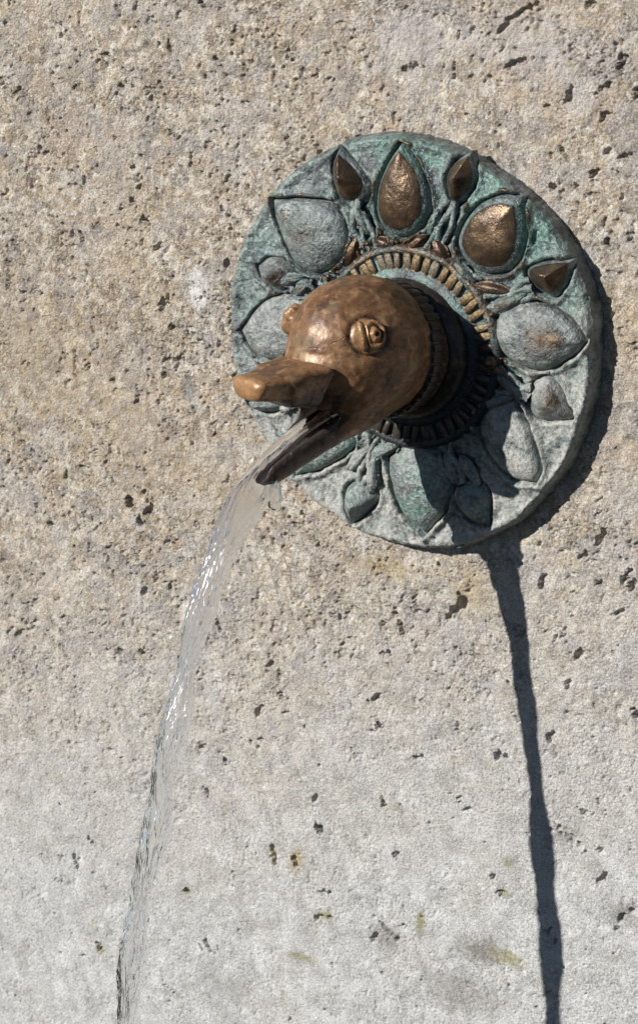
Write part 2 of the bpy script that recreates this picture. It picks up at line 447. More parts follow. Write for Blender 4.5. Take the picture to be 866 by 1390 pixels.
    for k in range(190):                    # little groups of slanting crevices
        px = rng.uniform(-.36, .24); pz = rng.uniform(-.56, .23)
        lm = float(sstep(-.12, -.30, np.array(pz-.255*px)))
        if rng.random() < lm*.6: continue
        an = rng.normal(45, 25)
        for q in range(rng.integers(3, 9)):
            a = .0014*math.exp(rng.normal(0, .40))
            pit(px+rng.normal(0, .0055), pz+rng.normal(0, .0045), a, a*rng.uniform(.25, .45), math.radians(an+rng.normal(0, 18)), .0010+a*.6, k*7+q)
    h = h-hp
    # shell of a real block behind the face
    V = np.stack([X, -h, Z], -1).reshape(-1, 3)
    n_, m_ = X.shape
    F = grid_faces(n_, m_)
    idx = np.arange(n_*m_).reshape(n_, m_)
    ring = np.concatenate([idx[0, :-1], idx[:-1, -1], idx[-1, :0:-1], idx[:0:-1, 0]])
    bv = V[ring].copy(); bv[:, 1] = .30
    o = len(V); k = len(ring); r = np.arange(k)
    side = np.stack([ring, ring[(r+1) % k], o+(r+1) % k, o+r], -1)
    V = np.concatenate([V, bv])
    F = np.concatenate([F, side])
    w = make_mesh('wall', V, F, M_stone)
    # orientation: the face must look out (-Y)
    if w.data.polygons[len(F)//2].normal.y > 0: w.data.flip_normals()
    w['kind'] = 'structure'
    w['label'] = 'pitted tan and grey limestone wall behind the spout'
    return w
build_wall()

# ------------------------------------------------------------------ the spout
spout = bpy.data.objects.new('fountain_spout', None)
spout.empty_display_size = .02
sc.collection.objects.link(spout)
spout['label'] = 'bronze duck head spout on round verdigris plate of petals, fixed to stone wall'
spout['category'] = 'fountain spout'

T = .013                        # plate thickness
RP = .1212                      # plate radius

# outlines read off the photograph: first point is the tip
PET = {  # name: (points, height mm, profile, wear, teal, pale, kind)
 'A': ([(365, 271), (429, 272), (456, 288), (467, 320), (459, 350), (429, 373), (399, 362), (381, 332), (368, 298)], 10, 'dome', .12, .25, .1),
 'C': ([(541, 192), (563, 222), (578, 258), (580, 292), (562, 317), (540, 324), (518, 314), (507, 290), (509, 255), (522, 222)], 12, 'dome', .85, .8, .0),
 'E': ([(704, 268), (709, 308), (704, 350), (680, 373), (644, 371), (621, 350), (616, 322), (640, 283), (672, 266)], 11, 'dome', .80, .9, .0),
 'G': ([(790, 466), (772, 486), (734, 505), (698, 497), (670, 474), (663, 447), (674, 424), (703, 409), (742, 418), (776, 441)], 11, 'dome', .12, .15, .35),
 'I': ([(722, 658), (690, 652), (662, 624), (645, 588), (650, 558), (670, 546), (694, 546), (711, 574), (724, 610), (730, 640)], 8, 'flat', .02, .25, .95),
 'K': ([(571, 728), (540, 700), (524, 650), (523, 618), (545, 604), (575, 606), (600, 630), (609, 655), (604, 688)], 9, 'dome', .04, 1.0, .35),
 'M': ([(394, 648), (398, 622), (418, 598), (446, 583), (470, 588), (476, 606), (458, 624), (428, 640)], 8, 'dome', .05, .9, .3),
 'N': ([(321, 450), (346, 416), (376, 401), (410, 402), (430, 430), (420, 465), (392, 486), (356, 490), (334, 474)], 8, 'flat', .06, .1, .55),
 'B': ([(454, 199), (474, 219), (495, 246), (496, 268), (478, 284), (456, 276), (446, 250), (446, 222)], 13, 'pod', .52, .15, .0),
 'D': ([(633, 207), (640, 238), (634, 262), (615, 280), (602, 270), (600, 240), (613, 220)], 13, 'pod', .95, .2, .0),
 'F': ([(773, 354), (766, 384), (745, 406), (716, 388), (709, 367), (735, 357)], 13, 'pod', .92, .2, .0),
 'H': ([(771, 566), (766, 572), (730, 573), (712, 560), (712, 530), (734, 510), (752, 526)], 11, 'pod', .28, .1, .55),
 'J': ([(658, 720), (634, 712), (614, 690), (610, 668), (624, 652), (648, 656), (660, 680)], 12, 'pod', .10, .5, .3),
 'L': ([(470, 714), (461, 692), (464, 666), (482, 655), (504, 668), (504, 684), (490, 702)], 12, 'pod', .08, .45, .3),
 'P': ([(330, 549), (345, 540), (372, 545), (378, 556), (362, 562), (338, 558)], 10, 'pod', .12, .3, .3),
 'O': ([(343, 362), (362, 351), (388, 361), (392, 380), (381, 397), (362, 391), (348, 377)], 13, 'pod', .22, .1, .25),
}

def catmull_open(P, n):
    P = np.asarray(P, float)
    P = np.vstack([P, P[:1]])
    ext = np.vstack([2*P[0]-P[1], P, 2*P[-1]-P[-2]])
    seg = len(P)-1
    t = np.linspace(0, seg, n, endpoint=False)
    i = np.minimum(t.astype(int), seg-1); f = (t-i)[:, None]
    p0, p1, p2, p3 = ext[i], ext[i+1], ext[i+2], ext[i+3]
    return .5*((2*p1)+(-p0+p2)*f+(2*p0-5*p1+4*p2-p3)*f*f+(-p0+3*p1-3*p2+p3)*f**3)

OUT = {}
for k, v in PET.items():
    w = np.array([unp(a, b, .019)[[0, 2]] for a, b in v[0]])
    OUT[k] = catmull_open(w, 60)

def poly_sd(Q, poly):
    """signed distance of points (n,2) to closed polygon; negative inside"""
    d = np.full(len(Q), 1e9); ins = np.zeros(len(Q), bool)
    for a, b in zip(poly, np.roll(poly, -1, 0)):
        e = b-a; w = Q-a
        t = np.clip((w@e)/(e@e+1e-15), 0, 1)
        r = w-t[:, None]*e
        d = np.minimum(d, (r**2).sum(1))
        c = (a[1] > Q[:, 1]) != (b[1] > Q[:, 1])
        xx = a[0]+(Q[:, 1]-a[1])*e[0]/(e[1] if abs(e[1]) > 1e-12 else 1e-12)
        ins ^= c & (Q[:, 0] < xx)
    return np.where(ins, -1, 1)*np.sqrt(d)

def region_attrs(x, z):
    """where the photograph shows verdigris and the pale film on the plate"""
    pale = sstep(.035, -.045, z - .25*x + .05*(fbm2(x*30, z*30, 3, 70)-.5))
    teal = sstep(-.02, .05, x+.35*z)*sstep(-.03, .02, z)*.9 + .42
    inner = sstep(.085, .062, np.hypot(x-.006, z))
    return np.clip(teal, 0, 1), np.clip(pale*(1-.75*inner), 0, 1)

def plate_height(x, z):
    r = np.hypot(x, z); Q = np.stack([x, z], -1)
    h = np.full(len(x), 0.0)
    h += .0030*(fbm2(x*40, z*40, 3, 80)-.5) + .0026*(fbm2(x*120, z*120, 4, 84, .65)-.5)
    cr = np.abs(fbm2(x*55, z*55, 3, 86)-.5); h -= .0012*np.exp(-(cr/.012)**2)
    near = np.full(len(x), 1.0)
    for k, poly in OUT.items():
        d = poly_sd(Q, poly)
        dn = d + .0022*(fbm2(x*150, z*150, 2, 88)-.5)
        h += (.0030 if PET[k][2] != 'pod' else .0016)*np.exp(-((dn-.0022)/.0022)**2)
        h -= .0042*np.exp(-((dn+.0004)/.0010)**2)
        near = np.minimum(near, np.maximum(d, 0))
        # seam running from each tip out to the rim
        tip = poly[0]; u = tip/np.hypot(*tip)
        al = Q@u - np.hypot(*tip); ac = Q@np.array([-u[1], u[0]]) + .003*(vnoise2(al*120, al*0+ord(k) % 17, 90)-.5)
        h += .0014*np.exp(-(ac/.0011)**2)*(al > -.002)
    # crumpled stalks and leaves between the petals and the collar
    inner = sstep(.074, .062, r)
    a = np.arctan2(z, x)
    h += inner*(.0022 + .0085*(np.abs(fbm2(a*11, r*130, 4, 92, .6)-.5)*2-.22))
    # irregular, slightly raised edge
    h += .0012*np.exp(-((r-RP+.003)/.0026)**2)*(.5+vnoise2(a*7, r*0, 95))
    return h

RES = [(-3.05, 0), (-2.6, -1), (-2.2, -1), (-1.75, 0), (-1.3, 2), (-1.0, 1), (-.6, -4), (-.35, -4), (0, -2), (.25, 3), (.55, 5), (.8, 1), (1.05, -4), (1.3, -4), (1.5, -1), (1.8, 1), (2.2, 0), (2.6, 1), (2.95, 3), (3.05, 1)]
def rim_radius(a):
    ra, rv = np.array(RES).T
    return RP + S*np.interp(a, ra, rv, period=2*math.pi) + .0010*(vnoise2(a*9+50, a*0, 97)-.5) + .0006*(vnoise2(a*31+90, a*0, 98)-.5)

def build_plate():
    na, nr = 860, 150
    a = np.linspace(-math.pi, math.pi, na, endpoint=False)
    rr = np.linspace(.018, 1, nr)
    Rm = rim_radius(a)
    X = rr[:, None]*Rm*np.cos(a); Z = rr[:, None]*Rm*np.sin(a)
    h = plate_height(X.ravel(), Z.ravel()).reshape(X.shape)
    edge = sstep(.985, 1.0, rr)[:, None]
    Y = T + h - .0022*edge
    rows = [np.stack([X, -Y, Z], -1)]
    # rough side of the plate, down into the wall
    for y, s in ((T-.003, 1.004), (T-.006, 1.007), (T-.009, 1.009), (.001, 1.010), (-.006, 1.008)):
        jit = 1+.006*(vnoise2(a*40, a*0+y*900, 99)-.5)+.005*(vnoise2(a*120, a*0+y*900, 100)-.5)
        rows.append(np.stack([Rm*s*jit*np.cos(a), np.full(na, -y), Rm*s*jit*np.sin(a)], -1)[None])
    V = np.concatenate(rows)
    n = V.shape[0]
    F = grid_faces(n, na, True)
    V = V.reshape(-1, 3)
    teal, pale = region_attrs(V[:, 0], V[:, 2])
    side = V[:, 1] > -(T-.0028)
    pale = np.where(side, pale*.35, pale); teal = np.where(side, .2, teal)
    wear = np.full(len(V), .10)
    hh = -V[:, 1]-T
    wear += .55*sstep(.0022, .0045, hh)*(V[:, 2] > -.02)
    wear = np.where(side, .02, wear)
    return make_mesh('backplate', V, F, M_pat, spout, attrs={'wear': wear, 'teal': teal, 'pale': pale})
plate = build_plate()

SPOTS = [('A', 410, 312, 24), ('A', 372, 284, 14), ('G', 755, 462, 24), ('G', 722, 462, 20), ('H', 748, 545, 16), ('O', 375, 380, 14), ('C', 545, 240, 20)]
def build_petal(k):
    pts, H, prof, wear, teal, pale = PET[k]
    poly = OUT[k]
    tip = poly[0]; c = poly.mean(0)
    c = c + (tip-c)*(.10 if prof != 'pod' else .14)
    nr = 18; n = len(poly)
    r = np.linspace(1, 0, nr)
    H = H*.001
    P = c + r[:, None, None]*(poly-c)
    if prof == 'dome': g = np.power(np.clip(1-r**2.6, 0, 1), .55)
    elif prof == 'flat': g = np.power(np.clip(1-r**5, 0, 1), .7)
    else: g = np.power(np.clip(1-r**1.25, 0, 1), .8)
    x, z = P[..., 0].ravel(), P[..., 1].ravel()
    y = (T - .001 + H*g)[:, None].repeat(n, 1).ravel()
    sd = sum(map(ord, k))
    y += (.0020*(fbm2(x*60+sd, z*60, 2, 110)-.5)+(.0005 if wear > .5 and prof != 'pod' else .0013)*(fbm2(x*240, z*240, 3, 114)-.5))
    V = np.stack([x, -y, z], -1)
    F = grid_faces(nr, n, True)
    # skirt so that the boss is rooted in the plate
    sk = np.stack([poly[:, 0], np.full(n, -(T-.006)), poly[:, 1]], -1)
    V = np.concatenate([sk, V]); F = np.concatenate([grid_faces(2, n, True), F+n])
    rr = np.concatenate([np.ones(n), np.repeat(r, n)])
    w = wear*1.0 + (.45*(wear > .3))*sstep(.95, .55, rr) - .85*sstep(.62, .90, rr) + (.25 if wear > .3 else 0)*(sstep(.7, .3, rr))
    for (sk, sx_, sy_, sr) in SPOTS:
        if sk == k:
            q = unp(sx_, sy_, .021); w = w + .36*np.exp(-((V[:, 0]-q[0])**2+(V[:, 2]-q[2])**2)/(1.35*sr*S)**2)
    o = make_mesh('petal' if prof != 'pod' else 'pod', V, F, M_pat, plate,
                  attrs={'wear': np.clip(w, 0, 1), 'teal': np.full(len(V), teal), 'pale': np.full(len(V), pale)})
    return o
for k in PET: build_petal(k)

def tube(path, rad, nseg=10, noise=0, seed=0, flat=1.0):
    """closed tapered tube along path (n,3) with radii"""
    path = np.asarray(path, float); n = len(path)
    tg = np.gradient(path, axis=0); tg /= np.linalg.norm(tg, axis=1)[:, None]
    up = np.array([0, -1., 0])
    sd = np.cross(tg, up); sd /= np.linalg.norm(sd, axis=1)[:, None]
    nm = np.cross(sd, tg)
    a = np.linspace(0, 2*math.pi, nseg, endpoint=False)
    rad = np.asarray(rad, float)[:, None]
    q = 1+noise*(np.random.default_rng(seed).random((n, nseg))-.5)
    V = path[:, None]+(rad*q*np.cos(a))[..., None]*sd[:, None]+(flat*rad*q*np.sin(a))[..., None]*nm[:, None]
    F = [list(f) for f in grid_faces(n, nseg, True)]
    F += [list(range(nseg)), list(range((n-1)*nseg, n*nseg))[::-1]]
    return V.reshape(-1, 3), F

def leaf(cx, cz, ang, L, W, H, seed, name='leaflet', wear=.55, fold=True):
    """folded almond leaflet lying on the plate"""
    t = np.linspace(0, 1, 15)
    w = W*np.sin(math.pi*t**.8)**.8
    v = np.linspace(-1, 1, 9)
    al = (t-.5)*L
    x = al[:, None]+0*v; s = w[:, None]*v
    y = H*(np.sin(math.pi*t)[:, None]**.6)*(1-np.abs(v)**1.6) - (.25*H*np.exp(-(v/.16)**2) if fold else 0)
    y = y+.0008*(np.random.default_rng(seed).random(y.shape)-.5)
    c, q = math.cos(ang), math.sin(ang)
    X = cx+x*c-s*q; Z = cz+x*q+s*c
    Y = T+.003+y
    V = np.stack([X, -Y, Z], -1)
    low = V.copy(); low[..., 1] = -(T-.004)
    n = 15*9
    F = grid_faces(15, 9); 
    idx = np.arange(n).reshape(15, 9)
    ring = np.concatenate([idx[0, :-1], idx[:-1, -1], idx[-1, :0:-1], idx[:0:-1, 0]])
    k = len(ring); r = np.arange(k)
    lv = low.reshape(-1, 3)[ring]
    V = np.concatenate([V.reshape(-1, 3), lv])
    F = np.concatenate([F, np.stack([ring, ring[(r+1) % k], n+(r+1) % k, n+r], -1)])
    wr = np.clip(np.full(len(V), wear)+np.concatenate([np.clip(y.ravel()/H, 0, 1)*.4-.15, np.full(k, -.3)]), 0, 1)
    te, pa = region_attrs(V[:, 0], V[:, 2])
    return make_mesh(name, V, F, M_pat, plate, attrs={'wear': wr, 'teal': te, 'pale': pa*.8})

# leaflets seen between petals and collar (photo px, angle in picture, length, width in px, wear)
LEAF = [(565, 329, 30, 34, 8, .9), (597, 341, -58, 36, 9, .85), (522, 331, -18, 34, 8, .85), (477, 341, 62, 44, 10, .85),
        (668, 393, -8, 52, 9, .7), (688, 411, 22, 54, 11, .35), (672, 500, -35, 42, 8, .5), (690, 524, -42, 52, 9, .25),
        (672, 545, 15, 50, 9, .1), (505, 640, 75, 60, 10, .1), (487, 622, 40, 50, 10, .1), (520, 612, 20, 48, 9, .05),
        (612, 636, -70, 50, 9, .1), (636, 640, -55, 44, 9, .1), (394, 380, 10, 40, 9, .25), (410, 392, 35, 36, 9, .3), (588, 300, 60, 40, 8, .2), (490, 300, -62, 40, 8, .25),
        (630, 370, -40, 36, 7, .3)]
for i, (px, py, an, L, W, we) in enumerate(LEAF):
    p = unp(px, py, .018)
    leaf(p[0], p[2], math.radians(an+6), L*S*1.12, W*S*1.05, .0052, i, wear=we)
# stalks from each pod in to the collar
for i, k in enumerate('BDFHJLPO'):
    poly = OUT[k]; c = poly.mean(0); tip = poly[0]
    b = c-(tip-c)/np.hypot(*(tip-c))*.012
    u = b/np.hypot(*b); e = u*.058
    pu = np.array([-u[1], u[0]])
    for w in range(3):
        t = np.linspace(0, 1, 22)[:, None]
        off = (w-1)*.0030
        q = b*(1-t)+e*t + pu*(off*(1+.7*t)+.0016*np.sin(t*(7+w)+i*2+w*1.7))
        lift = .0022+.0014*np.sin(t[:, 0]*math.pi)+.0010*(vnoise2(t[:, 0]*6+i*3, t[:, 0]*0+w, 140)-.3)
        path = np.column_stack([q[:, 0], -(T+lift), q[:, 1]])
        V, F = tube(path, (.0023-.0007*t[:, 0])*(.75+.5*vnoise2(t[:, 0]*9+w*5, t[:, 0]*0+i, 141)), 9, .5, i*3+w)
        te, pa = region_attrs(V[:, 0], V[:, 2])
        make_mesh('stalk', V, F, M_pat, plate, attrs={'wear': np.full(len(V), .30 if k in 'BDF' else .10), 'teal': te*.7, 'pale': pa})
# small bronze bead at the end of the right-hand stalk
def blob(name, c, r, mat, parent, attrs=None, sq=(1, 1, 1)):
    n, m_ = 12, 18
    th = np.linspace(.02, math.pi-.02, n)[:, None]; ph = np.linspace(0, 2*math.pi, m_, endpoint=False)[None]
    d = np.stack([np.sin(th)*np.cos(ph), np.sin(th)*np.sin(ph), np.cos(th)+0*ph], -1).reshape(-1, 3)
    V = np.asarray(c)+d*r*np.asarray(sq)*(1+.12*(fbm3(d*2+5, 2, 7)[:, None]-.5))
    F = [list(f)[::-1] for f in grid_faces(n, m_, True)]+[list(range(m_)), list(range((n-1)*m_, n*m_))[::-1]]
    return make_mesh(name, V, F, mat, parent, attrs={k: np.full(len(V), v) for k, v in (attrs or {}).items()})
blob('bead', unp(665, 492, .021), .0042, M_pat, plate, {'wear': 1., 'teal': 0., 'pale': 0.})

# ---- collar round the neck: moulded ring with ribs
CC = np.array([.006, 0., .0005])
def lathe(name, prof, mat, parent, n=180, wob=.0, attrs=None, axis=None, org=None):
    """profile [(radius, out)] turned about an axis that leaves the wall at CC"""
    a = np.linspace(0, 2*math.pi, n, endpoint=False)
    prof = np.array(prof)
    R = prof[:, :1]*(1+wob*(vnoise2(a*6+3, a*0+prof[:, :1]*90, 120)-.5))
    V = np.stack([CC[0]+R*np.cos(a), -prof[:, 1:]-.0006*(vnoise2(a*14, R*200, 121)-.5), CC[2]+R*np.sin(a)], -1).reshape(-1, 3)
    F = grid_faces(len(prof), n, True)[:, ::-1]
    te, pa = region_attrs(V[:, 0], V[:, 2])
    at = {'wear': np.full(len(V), .2), 'teal': te, 'pale': pa}
    for k, v in (attrs or {}).items(): at[k] = np.full(len(V), v)
    return make_mesh(name, V, F, mat, parent, attrs=at)
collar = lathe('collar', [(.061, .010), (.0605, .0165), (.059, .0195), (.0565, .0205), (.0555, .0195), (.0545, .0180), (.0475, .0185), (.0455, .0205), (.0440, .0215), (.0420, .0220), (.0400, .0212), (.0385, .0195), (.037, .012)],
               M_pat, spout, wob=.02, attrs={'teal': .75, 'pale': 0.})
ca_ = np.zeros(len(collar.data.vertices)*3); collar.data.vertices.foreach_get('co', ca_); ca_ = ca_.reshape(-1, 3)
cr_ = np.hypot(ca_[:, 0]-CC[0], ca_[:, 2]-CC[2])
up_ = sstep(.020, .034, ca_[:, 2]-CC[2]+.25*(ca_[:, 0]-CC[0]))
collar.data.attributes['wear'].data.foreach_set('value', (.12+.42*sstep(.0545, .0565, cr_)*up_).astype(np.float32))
collar.data.attributes.new('shade_dark', 'FLOAT', 'POINT').data.foreach_set('value', (1-up_).astype(np.float32))  # head's shade painted into the collar colour below the upper arc
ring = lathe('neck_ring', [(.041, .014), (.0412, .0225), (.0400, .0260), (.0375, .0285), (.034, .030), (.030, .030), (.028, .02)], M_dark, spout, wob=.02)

def rib_mesh():
    # a rounded, slightly worn bar: length along local X, centred
    n, m_ = 9, 10
    t = np.linspace(-1, 1, n); a = np.linspace(0, 2*math.pi, m_, endpoint=False)
    w = .0025*(1-.22*t**4); hgt = .0022*(1-.5*t**4)
    x = (t*.0056)[:, None]+0*a
    V = np.stack([x, w[:, None]*np.sign(np.cos(a))*np.abs(np.cos(a))**.6, hgt[:, None]*np.sign(np.sin(a))*np.abs(np.sin(a))**.7], -1).reshape(-1, 3)
    F = [list(f) for f in grid_faces(n, m_, True)]+[list(range(m_)), list(range((n-1)*m_, n*m_))[::-1]]
    me = bpy.data.meshes.new('rib')
    me.from_pydata([tuple(v) for v in V], [], F)
    me.polygons.foreach_set('use_smooth', [True]*len(me.polygons))
    me.materials.append(M_gold); return me
rm = rib_mesh()
NR = 52
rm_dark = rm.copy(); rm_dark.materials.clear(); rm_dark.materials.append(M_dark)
for i in range(NR):
    a = 2*math.pi*(i+.3*(rng.random()-.5))/NR
    o = bpy.data.objects.new('rib', rm if math.sin(a)+.25*math.cos(a) > .42 else rm_dark); sc.collection.objects.link(o); o.parent = collar  # ribs off the upper arc get a darker metal, painting in the head's shade
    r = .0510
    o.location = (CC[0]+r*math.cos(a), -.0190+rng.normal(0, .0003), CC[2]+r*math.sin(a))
    # local X radial, local Z out of the wall
    rx = Vector((math.cos(a), 0, math.sin(a))); oz = Vector((0, -1, 0)); ty = oz.cross(rx)
    mm = Matrix((rx, ty, oz)).transposed()
    o.rotation_euler = (mm @ Matrix.Rotation(rng.normal(0, .11), 3, 'Z')).to_euler()
    s = rng.uniform(.85, 1.15); o.scale = (rng.uniform(.85, 1.02), s, rng.uniform(.55, .95))

# ------------------------------------------------------------------ duck head
Hc = unp(485, 468, .062)
tipW = unp(330, 527, .143)
fv = tipW-Hc; fv /= np.linalg.norm(fv)
sv = -np.cross(fv, [0, 0, 1.]); sv = sv/np.linalg.norm(sv)
if sv[0] < 0: sv = -sv
uv = np.cross(sv, fv)
if uv[2] < 0: uv = -uv
ML = np.stack([fv, sv, uv])               # world -> local (forward, duck's left, up)
to_local = lambda P: (np.asarray(P)-Hc)@ML.T
to_world = lambda P: np.asarray(P)@ML + Hc

def smin(a, b, k):
    h = np.clip(.5+.5*(b-a)/k, 0, 1)
    return b*(1-h)+a*h-k*h*(1-h)
def smax(a, b, k): return -smin(-a, -b, k)
def ell(P, c, r):
    q = (P-np.asarray(c))/np.asarray(r)
    k0 = np.linalg.norm(q, axis=-1); k1 = np.linalg.norm(q/np.asarray(r), axis=-1)
    return k0*(k0-1)/np.maximum(k1, 1e-9)
def ecapsule(P, A, B, w, h, p=2.0, end=.8):
    """tapered bar from A to B, half-width w=(w0,w1), half-height h=(h0,h1)"""
    A, B = np.asarray(A, float), np.asarray(B, float)
    ax = B-A; L = np.linalg.norm(ax); ax = ax/L
    sd = np.array([0, 1., 0]); sd = sd-ax*(sd@ax); sd /= np.linalg.norm(sd)
    vt = np.cross(ax, sd)
    Q = P-A
    t = Q@ax; tc = np.clip(t/L, 0, 1)
    W = w[0]+(w[1]-w[0])*tc; Hh = h[0]+(h[1]-h[0])*tc
    over = np.abs(t-tc*L)/(end*np.minimum(W, Hh)*1.2)
    q = (np.abs(Q@sd)/W)**p+(np.abs(Q@vt)/Hh)**p+over**p
    return (q**(1/p)-1)*np.minimum(W, Hh)
def capsule(P, A, B, r0, r1):
    A, B = np.asarray(A, float), np.asarray(B, float)
    e = B-A; t = np.clip(((P-A)@e)/(e@e), 0, 1)
    return np.linalg.norm(P-A-t[..., None]*e, axis=-1)-(r0+(r1-r0)*t)

def surface_nets(F, org, h):
    ins = F < 0
    sh = np.array(F.shape)-1
    cnt = np.zeros(sh, int); acc = np.zeros((*sh, 3))
    def corner(A, o): return A[o[0]:o[0]+sh[0], o[1]:o[1]+sh[1], o[2]:o[2]+sh[2]]
    for ax in range(3):
        for b in range(2):
            for c in range(2):
                o1 = [0, 0, 0]; o1[(ax+1) % 3] = b; o1[(ax+2) % 3] = c
                o2 = list(o1); o2[ax] = 1
                f1, f2 = corner(F, o1), corner(F, o2)
                x = (f1 < 0) != (f2 < 0)
                t = np.where(x, f1/np.where(x, f1-f2, 1), 0)
                cnt += x
                for d in range(3):
                    acc[..., d] += np.where(x, o1[d]+(t if d == ax else 0), 0)
    mask = cnt > 0
    idx = -np.ones(sh, int); idx[mask] = np.arange(mask.sum())
    ii = np.argwhere(mask)
    V = org+h*(ii+acc[mask]/cnt[mask][:, None])
    faces = []
    for ax in range(3):
        b, c = (ax+1) % 3, (ax+2) % 3
        s1 = [slice(None)]*3; s2 = [slice(None)]*3
        s1[ax] = slice(0, -1); s2[ax] = slice(1, None)
        ch = ins[tuple(s1)] != ins[tuple(s2)]
        e = np.argwhere(ch)
        ok = (e[:, b] > 0) & (e[:, c] > 0) & (e[:, b] < sh[b]) & (e[:, c] < sh[c])
        e = e[ok]
        def cell(db, dc):
            q = e.copy(); q[:, b] -= db; q[:, c] -= dc
            return idx[q[:, 0], q[:, 1], q[:, 2]]
        quad = np.stack([cell(1, 1), cell(0, 1), cell(0, 0), cell(1, 0)], -1)
        flip = ~ins[e[:, 0], e[:, 1], e[:, 2]]
        quad[flip] = quad[flip][:, ::-1]
        faces.append(quad)
    return V, np.concatenate(faces)

NECK0 = to_local(np.array([CC[0], -.012, CC[2]]))
JT = to_local(unp(363, 633, .119))        # tip of the lower bill
EYE = np.array([.0170, .0297, .0155])        # near eye; the other sits a little further forward
EYE_FAR = np.array([.0205, -.0278, .0160])

JB = np.array([.012, 0, -.0310])          # hinge of the lower bill
JAX = (JT-JB)/np.linalg.norm(JT-JB)
JN = np.cross(JAX, np.array([0, 1., 0])); JN = JN if JN[2] > 0 else -JN
def cavity(P):
    off = np.array([0, -.0022, 0])
    groove = ecapsule(P, JB+JAX*.010+JN*.0085+off, JT+JAX*.016+JN*.0062+off, (.0165, .0108), (.0120, .0098), 2.4)
    mouth = ecapsule(P, (.022, 0, -.0285), JT*.55+np.array([.085, 0, -.016])*.45+np.array([.012, 0, .002]), (.0165, .0200), (.0050, .0120), 2.2)
    return smax(smin(groove, mouth, .002), -(P[..., 0]-.016), .004)

def head_sdf(P):
    s = P[..., 1]
    Ps = P.copy(); Ps[..., 1] = np.abs(s)
    d = ell(P, (0, 0, .001), (.0405, .0372, .0385))
    d = smin(d, ell(P, (.012, 0, -.016), (.032, .030, .030)), .010)         # cheeks and chin
    d = smin(d, capsule(P, (-.010, 0, -.006), NECK0, .0335, .0360), .012)   # neck
    # upper bill, concave along the top, ending in a blunt nail
    PB = P.copy(); PB[..., 1] = s*np.clip(1-20*(P[..., 2]+.006), .86, 1.45)   # sides lean in towards the gape
    b = ecapsule(PB, (.020, 0, -.0115), (.052, 0, -.0080), (.0235, .0160), (.0150, .0108), 4.5)
    b = smin(b, ecapsule(PB, (.044, 0, -.0088), (.0780, 0, -.0022), (.0188, .0118), (.0116, .0068), 3.2), .006)
    d0 = d
    d = smin(d, b, .0075)
    # incised line where bill meets the feathers
    line = np.abs(d0-.0018)
    d = d + .0021*np.exp(-(line/.0012)**2)*(np.abs(b) < .005)*sstep(.020, .028, P[..., 0])
    # lower bill: a trough
    j = ecapsule(P, JB, JT, (.0200, .0122), (.0135, .0098), 2.3)
    d = smin(d, j, .008)
    cav = cavity(P)
    d = smax(d, -smax(cav, -(b-.001), .001), .0018)
    # eye sockets: shallow dish round each eyeball
    sock = np.minimum(np.linalg.norm(P-EYE*1.02, axis=-1), np.linalg.norm(P-EYE_FAR*1.02, axis=-1))
    d = d + .0016*np.exp(-((sock-.0106)/.0016)**2)
    return d

def build_head():
    h = .00095
    lo = np.array([-.062, -.052, -.082]); hi = np.array([.097, .052, .046])
    n = np.ceil((hi-lo)/h).astype(int)
    g = np.stack(np.meshgrid(*[lo[i]+h*np.arange(n[i]) for i in range(3)], indexing='ij'), -1)
    F = head_sdf(g)
    V, Q = surface_nets(F, lo, h)
    nz = fbm3(V*60+20, 3, 30)-.5; nf = fbm3(V*240+20, 3, 36)-.5
    # push along the field gradient for hand-modelled unevenness
    e = .0008
    def fld(P): return head_sdf(P)
    G = np.stack([fld(V+np.eye(3)[i]*e)-fld(V-np.eye(3)[i]*e) for i in range(3)], -1)
    G /= np.linalg.norm(G, axis=1)[:, None]+1e-9
    V = V+G*(.0022*nz+.0006*nf)[:, None]
    pol = sstep(.066, .080, V[:, 0])*sstep(-.008, -.002, V[:, 2])
    Ps = V.copy(); Ps[:, 1] = np.abs(Ps[:, 1])
    ed = np.minimum(np.linalg.norm(V-EYE*1.02, axis=1), np.linalg.norm(V-EYE_FAR*1.02, axis=1))
    grime_shade = .56*np.exp(-((ed-.0106)/.0020)**2)
    grime_shade = np.maximum(grime_shade, .62*sstep(.020, .035, V[:, 0])*sstep(-.020, -.032, V[:, 2]))
    grime_shade = np.maximum(grime_shade, .55*sstep(-.020, -.034, V[:, 0]))
    grime_shade = np.maximum(grime_shade, .60*np.exp(-((V[:, 0]-.036)/.004)**2)*sstep(-.010, -.016, V[:, 2]+.3*(np.abs(V[:, 1])-.018)))
    grime_shade = np.maximum(grime_shade, .62*sstep(.028, .046, V[:, 0])*sstep(.004, -.012, V[:, 2]+.10*(.078-V[:, 0]))*sstep(.080, .060, V[:, 0]))  # bill sides darkened in colour, painting the shade of their unlit faces
    grime_shade = np.maximum(grime_shade, .95*sstep(.0022, .0010, np.abs(cavity(V)))*(V[:, 2] < -.014))  # shade of the open mouth painted almost black inside the cavity
    return make_mesh('duck_head', to_world(V), Q, M_head, spout, attrs={'polish': pol*.35, 'grime_shade': grime_shade})
head = build_head()

